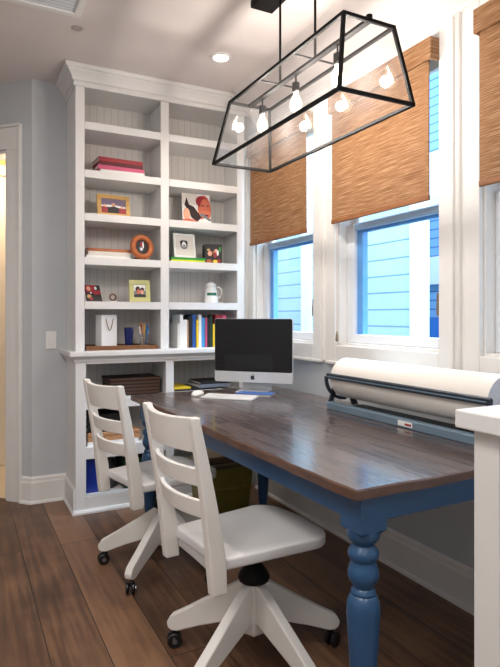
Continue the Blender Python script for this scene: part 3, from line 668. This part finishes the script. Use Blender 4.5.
b.build('keys', M['keys'], k, world=False)
o = thing('mouse','white computer mouse on the desk left of the keyboard','mouse',(1.168,2.915,TZ),rz)
b=MB(); b.loft([[(.030*w*math.cos(2*PI*i/20),.056*w*math.sin(2*PI*i/20),zz) for i in range(20)] for w,zz in ((.93,0),(1,.005),(.97,.014),(.85,.021),(.6,.026),(.25,.028))]); b.build('shell', M['white'], o, world=False, smooth=True)
MB().obox((0,.03,.0235),(.005,.012,.006)).build('scroll_wheel', M['darkgrey'], o, world=False)
o = thing('notebook','blue covered notebook lying at the foot of the computer','notebook',(1.465,2.795,TZ),rz+.05)
MB().box(-.10,.10,-.05,.05,.0,.0085).build('page_block', M['offwhite'], o, world=False)
b=MB(); b.box(-.103,.103,-.053,.053,.009,.0115); b.box(-.103,-.1005,-.053,.053,0,.009); b.build('cover', M['bluecover'], o, world=False)

# paper roll and cutter
o = thing('roll_cutter','long blue grey steel paper cutter stand on the right of the desk','paper cutter',(1.64,1.77,TZ))
y0,y1=1.305,2.235; cx,cz,rad=1.655,.905,.094
b=MB(); b.loft([[(1.555,y,TZ),(1.60,y,TZ),(1.60,y,TZ+.018),(1.575,y,TZ+.036),(1.555,y,TZ+.030)] for y in (y0-.02,y1)]); b.build('base_bar', M['steelblue'], o, bevel=.002)
b=MB(); b.box(1.60,1.755,y0,y1-.02,TZ,TZ+.008); b.build('base_plate', M['black'], o)
for ya in (y0-.012,y1-.012):
    b=MB()
    arc=[(cx-.006+ (rad+.014)*math.cos(a), cz+(rad+.014)*math.sin(a)) for a in [PI*.97+ (PI*.58)*k/10 for k in range(11)]]
    inner=[(cx-.006+ (rad-.002)*math.cos(a), cz+(rad-.002)*math.sin(a)) for a in [PI*.97+ (PI*.58)*k/10 for k in range(11)]]
    pl=arc+inner[::-1]
    b.loft([[(x,y,z) for x,z in pl] for y in (ya,ya+.012)])
    b.hexa([(1.562,ya,TZ+.03),(1.586,ya,TZ+.03),(1.586,ya+.012,TZ+.03),(1.562,ya+.012,TZ+.03),(1.585,ya,.86),(1.61,ya,.855),(1.61,ya+.012,.855),(1.585,ya+.012,.86)])
    b.hexa([(1.70,ya,TZ+.008),(1.735,ya,TZ+.008),(1.735,ya+.012,TZ+.008),(1.70,ya+.012,TZ+.008),(1.68,ya,.84),(1.705,ya,.845),(1.705,ya+.012,.845),(1.68,ya+.012,.84)])
    b.build('end_bracket', M['slate'], o, bevel=.002)
b=MB(); b.loft([[(1.543,y,.905),(1.557,y,.903),(1.560,y,.925),(1.550,y,.932),(1.543,y,.926)] for y in (y0-.015,y1-.012)]); b.build('cutting_bar', M['slate'], o, bevel=.002)
b=MB(); b.box(1.5422,1.5432,y0,y1-.015,.9135,.918); b.build('blade', M['steelblue'], o)
MB().box(1.5535,1.555,1.66,1.74,TZ+.006,TZ+.026).build('sticker', M['white'], o)
MB().box(1.5528,1.5536,1.665,1.70,TZ+.011,TZ+.019).build('sticker_mark', M['red'], o)
r = thing('paper_roll','thick roll of cream paper held in the steel cutter stand','paper roll',(cx,1.76,cz-rad))
T=Matrix.Rotation(-PI/2,4,'X')
b=MB(); b.lathe([(rad-.002,0),(rad,.003),(rad,.895),(rad-.002,.898)], (cx,y0+.012,cz), 48, cap=True, T=T)
ob=b.build('roll', [M['paper'],M['paperend']], r)
for p_ in ob.data.polygons:
    if len(p_.vertices)>4: p_.material_index=1
smooth_angle(ob,.6)
b=MB(); b.lathe([(.022,-.004),(.022,.905)], (cx,y0+.006,cz), 20, T=T); b.build('core', M['tan'], r)

# storage bin under the table
o = thing('storage_tub','olive plastic storage tub with brown lid on the floor under the desk','storage tub',(1.47,3.28,0))
b=MB(); b.loft([[(1.47+sx*a,3.28+sy*c,z) for sx,sy in ((-1,-1),(1,-1),(1,1),(-1,1))] for a,c,z in ((.135,.13,.0),(.145,.14,.13),(.15,.145,.13),(.15,.145,.145),(.147,.142,.15),(.155,.15,.27))]); b.build('tub', M['bin'], o, bevel=.006)
b=MB(); b.box(1.31,1.63,3.122,3.438,.2705,.30); b.box(1.33,1.61,3.142,3.418,.30,.345); b.build('lid', M['binlid'], o, bevel=.008)

# ================================================================== CHAIRS
def make_chair(name, label, loc, rz, leg0, first=None):
    o = thing(name, label, 'chair', loc, rz, 'white swivel desk chairs')
    # seat outline (x forward)
    out=[]
    def arc(cx,cy,r,a0,a1,n=8): return [(cx+r*math.cos(a0+(a1-a0)*k/n), cy+r*math.sin(a0+(a1-a0)*k/n)) for k in range(n+1)]
    out += [(-.225,-.168)] + arc(.115,-.115,.085,-PI/2+.12,-.08) + [(.214,0)] + arc(.115,.115,.085,.08,PI/2-.12) + [(-.225,.168)]
    b=MB(); ctr=(-.01,0)
    def ring(s,z): return [(ctr[0]+(x-ctr[0])*s, y*s, z) for x,y in out]
    R=[ring(.96,.428),ring(.99,.431),ring(1,.436),ring(1,.457),ring(.992,.463),ring(.965,.4655),ring(.72,.460),ring(.35,.456)]
    b.loft(R); smooth_angle(b.build('seat', M['seat'], o, world=False), .9)
    path=[(-.238,.365,.050,.036),(-.243,.43,.054,.038),(-.250,.50,.054,.036),(-.268,.62,.046,.034),(-.294,.76,.038,.031),(-.320,.885,.031,.028),(-.323,.905,.029,.027)]
    PY=lambda z: .163+.008*(z-.365)/.53
    for s in (-1,1):
        b=MB(); rings=[]
        for x,z,d,w in path:
            y=s*PY(z)
            rings.append([(x-d/2,y-w/2,z),(x+d/2,y-w/2,z),(x+d/2,y+w/2,z),(x-d/2,y+w/2,z)])
        b.loft(rings); b.build('back_post', M['chair'], o, world=False, bevel=.005)
    def rail(nm,z0,z1,bow,th,dip=0):
        b=MB(); rings=[]; n=12
        for k in range(n+1):
            u=-1+2*k/n; zm=(z0+z1)/2; pass
            def yw(z): return PY(z)-.012
            cv=-bow*(1-u*u); zt=z1-dip*(1-u*u)
            x0=-.250-(z0-.50)*.177+cv; x1=-.250-(zt-.50)*.177+cv
            rings.append([(x0-th/2,u*yw(z0),z0),(x0+th/2,u*yw(z0),z0),(x1+th/2,u*yw(zt),zt),(x1-th/2,u*yw(zt),zt)])
        b.loft(rings); smooth_angle(b.build(nm, M['chair'], o, world=False, bevel=.003), .8)
    rail('crest_rail',.797,.903,.034,.022,.006); rail('slat',.692,.748,.034,.016); rail('slat',.592,.648,.032,.016)
    b=MB(); b.lathe([(.0,.285),(.052,.285),(.056,.296),(.05,.312),(.036,.33),(.024,.345),(.024,.40),(.07,.405),(.08,.415),(.08,.4275),(0,.4275)],(0,0,0),24); smooth_angle(b.build('swivel_mechanism', M['black'], o, world=False),.6)
    b=MB(); b.lathe([(.040,.105),(.046,.112),(.046,.28),(.042,.286)],(0,0,0),5,T=Matrix.Rotation(leg0+PI/5,4,'Z')); b.build('hub', M['chair'], o, world=False, bevel=.004)
    for k in range(5):
        a=leg0+2*PI*k/5; R=Matrix.Rotation(a,4,'Z')
        prof=[(.030,.150),(.10,.130),(.20,.098),(.282,.066),(.306,.064),(.322,.073),(.326,.092),(.312,.116),(.25,.152),(.15,.214),(.060,.272),(.030,.283)]
        b=MB(); b.loft([[R@Vector((x,y,z)) for x,z in prof] for y in (-.018,.018)]); b.build('leg', M['chair'], o, world=False, bevel=.005)
        cst=MB(); cst.tube([R@Vector((.288,0,.07)),R@Vector((.288,0,.045))],.007,10); cst.bar(R@Vector((.288,0,.05)),R@Vector((.302,0,.03)),.016,.014); ca=cst.build('caster', M['rubber'], o, world=False)
        ca_dir=R@Matrix.Translation((.302,0,.0265))@Matrix.Rotation(.5,4,'Z')@Matrix.Rotation(PI/2,4,'X')
        for w0 in (-.020,.006):
            b=MB(); b.lathe([(.0,w0),(.010,w0),(.012,w0+.002),(.023,w0+.001),(.0265,w0+.004),(.0265,w0+.011),(.023,w0+.014),(0,w0+.014)],(0,0,0),20,T=ca_dir); smooth_angle(b.build('wheel', M['rubber'], ca, world=False),.7)
        b=MB(); b.lathe([(0,-.023),(.009,-.023),(.009,-.019),(0,-.019)],(0,0,0),14,T=ca_dir); b.build('wheel_cap', M['chrome'], ca, world=False)
    return o
H2=math.radians(6); H1=math.radians(12)
make_chair('swivel_chair','nearer white wooden swivel desk chair at the front of the desk',(.909,1.745,0),H2,math.radians(135.4)-H2)
make_chair('swivel_chair','farther white wooden swivel desk chair, close to the bookcase',(.880,2.612,0),H1,math.radians(150)-H1)

# ================================================================== CHANDELIER
CX=1.297; ya,yb=1.555,2.615; yta,ytb=1.60,2.53; zb,zt=1.965,2.253; hwb,hwt=.163,.112
ch = thing('lantern_chandelier','long black framed glass lantern chandelier hanging over the desk','chandelier',(CX,2.08,CEIL))
b=MB(); b.box(CX-.05,CX+.07,1.78,2.43,CEIL-.035,CEIL); b.build('canopy', M['black'], ch, bevel=.004)
B=[(CX-hwb,ya,zb),(CX+hwb,ya,zb),(CX+hwb,yb,zb),(CX-hwb,yb,zb)]; Tt=[(CX-hwt,yta,zt),(CX+hwt,yta,zt),(CX+hwt,ytb,zt),(CX-hwt,ytb,zt)]
b=MB(); fw=.0135
for i in range(4):
    j=(i+1)%4; b.bar(B[i],B[j],fw); b.bar(Tt[i],Tt[j],fw); b.bar(B[i],Tt[i],fw)
    for q in (B[i],Tt[i]): b.obox(q,(fw,fw,fw))
b.build('frame', M['black'], ch, bevel=.002)
b=MB(); b.bar((CX,yta,zt),(CX,ytb,zt),.024,.012); b.bar((CX-hwt,1.945,zt),(CX+hwt,1.945,zt),.006); b.bar((CX-hwt,2.23,zt),(CX+hwt,2.23,zt),.006); b.lathe([(0,0),(.012,0),(.012,.012),(0,.016)],(CX,yta,zt+.006),12)
b.build('socket_bar', M['black'], ch)
for y in (1.945,2.23): 
    b=MB(); b.tube([(CX,y,zt),(CX,y,CEIL-.03)],.0055,10); b.build('rod', M['black'], ch, smooth=True)
for p4,nm in (((B[0],B[3],Tt[3],Tt[0]),'a'),((B[1],B[2],Tt[2],Tt[1]),'b'),((B[0],B[1],Tt[1],Tt[0]),'c'),((B[3],B[2],Tt[2],Tt[3]),'d')):
    MB().quad(*p4).build('glass_pane', M['lampglass'], ch)
BY=(1.79,2.095,2.40)
for y in BY:
    b=MB(); b.lathe([(.004,zt-.002),(.004,zt-.04),(.016,zt-.042),(.017,zt-.078),(.012,zt-.082),(0,zt-.082)],(CX,y,0),14); sk=b.build('socket', M['black'], ch)
    b=MB(); b.lathe([(.0,zt-.172),(.012,zt-.170),(.022,zt-.160),(.027,zt-.142),(.026,zt-.125),(.018,zt-.105),(.012,zt-.092),(.012,zt-.083)],(CX,y,0),18); b.build('bulb', M['bulb'], sk, smooth=True)
    b=MB(); b.lathe([(.0,zt-.158),(.009,zt-.152),(.012,zt-.138),(.009,zt-.12),(.004,zt-.105),(.002,zt-.083)],(CX,y,0),10); b.build('filament', M['filament'], sk, smooth=True)

# ================================================================== SHADES
def shade(label, y0, y1, zbot, cord=False):
    o = thing('woven_shade', label, 'window shade', (1.80,(y0+y1)/2,2.40), 0, 'woven bamboo shades on the window wall')
    xf=1.783
    b=MB(); b.box(xf,xf+.012,y0-.005,y1-.005,2.30,2.395); b.box(xf+.012,1.834,y0-.005,y0+.007,2.30,2.395); b.box(xf+.012,1.834,y1-.017,y1-.005,2.30,2.395); b.box(xf+.012,1.834,y0+.007,y1-.017,2.383,2.395)
    b.build('valance', M['shade'], o, bevel=.002)
    b=MB(); b.box(1.803,1.809,y0+.026,y1-.02,zbot+.012,2.382); b.build('shade_cloth', M['shade'], o)
    b=MB(); b.box(1.797,1.813,y0+.024,y1-.018,zbot-.012,zbot+.012); b.build('hem_bar', M['hem'], o, bevel=.004)
    if cord:
        yc=y1-.035
        b=MB(); b.tube([(1.826,yc,2.382),(1.826,yc,1.115)],.0022,6); b.build('cord', M['cord'], o)
        b=MB(); b.lathe([(.0,1.12),(.004,1.118),(.008,1.09),(.009,1.07),(.006,1.062),(0,1.06)],(1.826,yc,0),12); b.build('tassel', M['brass'], o, smooth=True)
shade('woven bamboo shade on the farthest window beside the bookcase',2.775,3.535,1.70)
shade('woven bamboo shade with a pull cord on the middle window',1.80,2.56,1.712,True)
shade('woven bamboo shade on the nearest window at the right edge',.825,1.575,1.715)

# ================================================================== FOREGROUND COUNTER
o = thing('counter_cabinet','white panelled cabinet end in the right foreground under a white countertop','cabinet',(1.45,.45,0))
b=MB(); b.box(1.085,1.84,-.6,.945,0,.937); b.build('cabinet_body', M['trim'], o, bevel=.003)
b=MB(); b.box(1.076,1.085,.875,.945,0,.937); b.build('corner_stile', M['trim'], o, bevel=.002)
b=MB(); b.box(1.079,1.085,-.6,.872,0,.12); b.build('skirting', M['trim'], o)
o = MB().box(1.04,1.84,-.62,.97,.9375,.98).build('countertop', mat('white countertop',(226,226,224),.35,noise=.02), bevel=.004, loc=(1.45,.45,.9375))
tag(o,'thick white countertop slab with square corner at the right edge','countertop')

# ================================================================== LIGHT
def lamp(kind, name, loc, energy, rgb, **k):
    l=bpy.data.lights.new(name, kind); l.energy=energy; l.color=rgb
    for q,vv in k.items(): setattr(l,q,vv)
    o=bpy.data.objects.new(name,l); COL.objects.link(o); o.location=loc; return o
WARM=(1,.86,.72)
for y in BY: lamp('POINT','bulb_light',(CX+.03,y,zt-.14),10.5,(1,.91,.83),shadow_soft_size=.022)
lamp('SPOT','downlight',(1.363,3.034,CEIL-.012),40,(1,.9,.8),spot_size=2.2,spot_blend=.8,shadow_soft_size=.045)
for x,y in ((-.3,.6),(.9,-.6),(-.6,2.0),(-.6,-1.4)):
    a=lamp('AREA','room_fill_light',(x,y,CEIL-.02),16,(1,.965,.93),size=.5)  # added fill lamps out of view, no fixtures modelled
a=lamp('POINT','camera_side_fill',(-.5,.7,2.15),26,(1,.95,.9),shadow_soft_size=.2)  # added fill lamp without a fixture, brightens shelves, chair backs and left wall
a=lamp('POINT','hall_light',(.35,4.5,2.3),20,(1,.82,.58),shadow_soft_size=.12)
# daylight between the houses: falls on the neighbour's wall and slants in through the panes
a=lamp('AREA','sky_light_siding',(2.45,5.0,5.2),1000,(.72,.88,1),size=7,size_y=1.0,shape='RECTANGLE')
a.rotation_euler=(0,math.radians(-25),0)
a.data.size=1.0; a.data.size_y=9
a=lamp('AREA','sky_light_windows',(3.0,2.2,4.2),520,(.62,.80,1),size=.8,size_y=5,shape='RECTANGLE')
d=Vector((1.4,2.1,.9))-Vector((3.0,2.2,4.2)); a.rotation_euler=d.to_track_quat('-Z','Y').to_euler()

w=bpy.data.worlds.new('sky'); scn.world=w; w.use_nodes=True
bg=w.node_tree.nodes['Background']; bg.inputs[0].default_value=(.62,.80,1,1); bg.inputs[1].default_value=1.75

# ================================================================== CAMERA
cam=bpy.data.cameras.new('camera'); co=bpy.data.objects.new('camera',cam); COL.objects.link(co)
cam.sensor_fit='HORIZONTAL'; cam.sensor_width=36; cam.lens=36*566/500
co.location=(0,0,1.2); co.rotation_euler=(PI/2,0,-math.atan2(290,566))
cam.shift_y=-(333.5-316)/500
cam.clip_start=.05
scn.camera=co
scn.view_settings.view_transform='Standard'; scn.view_settings.look='None'; scn.view_settings.exposure=0
try: scn.cycles.use_denoising=True
except Exception: pass
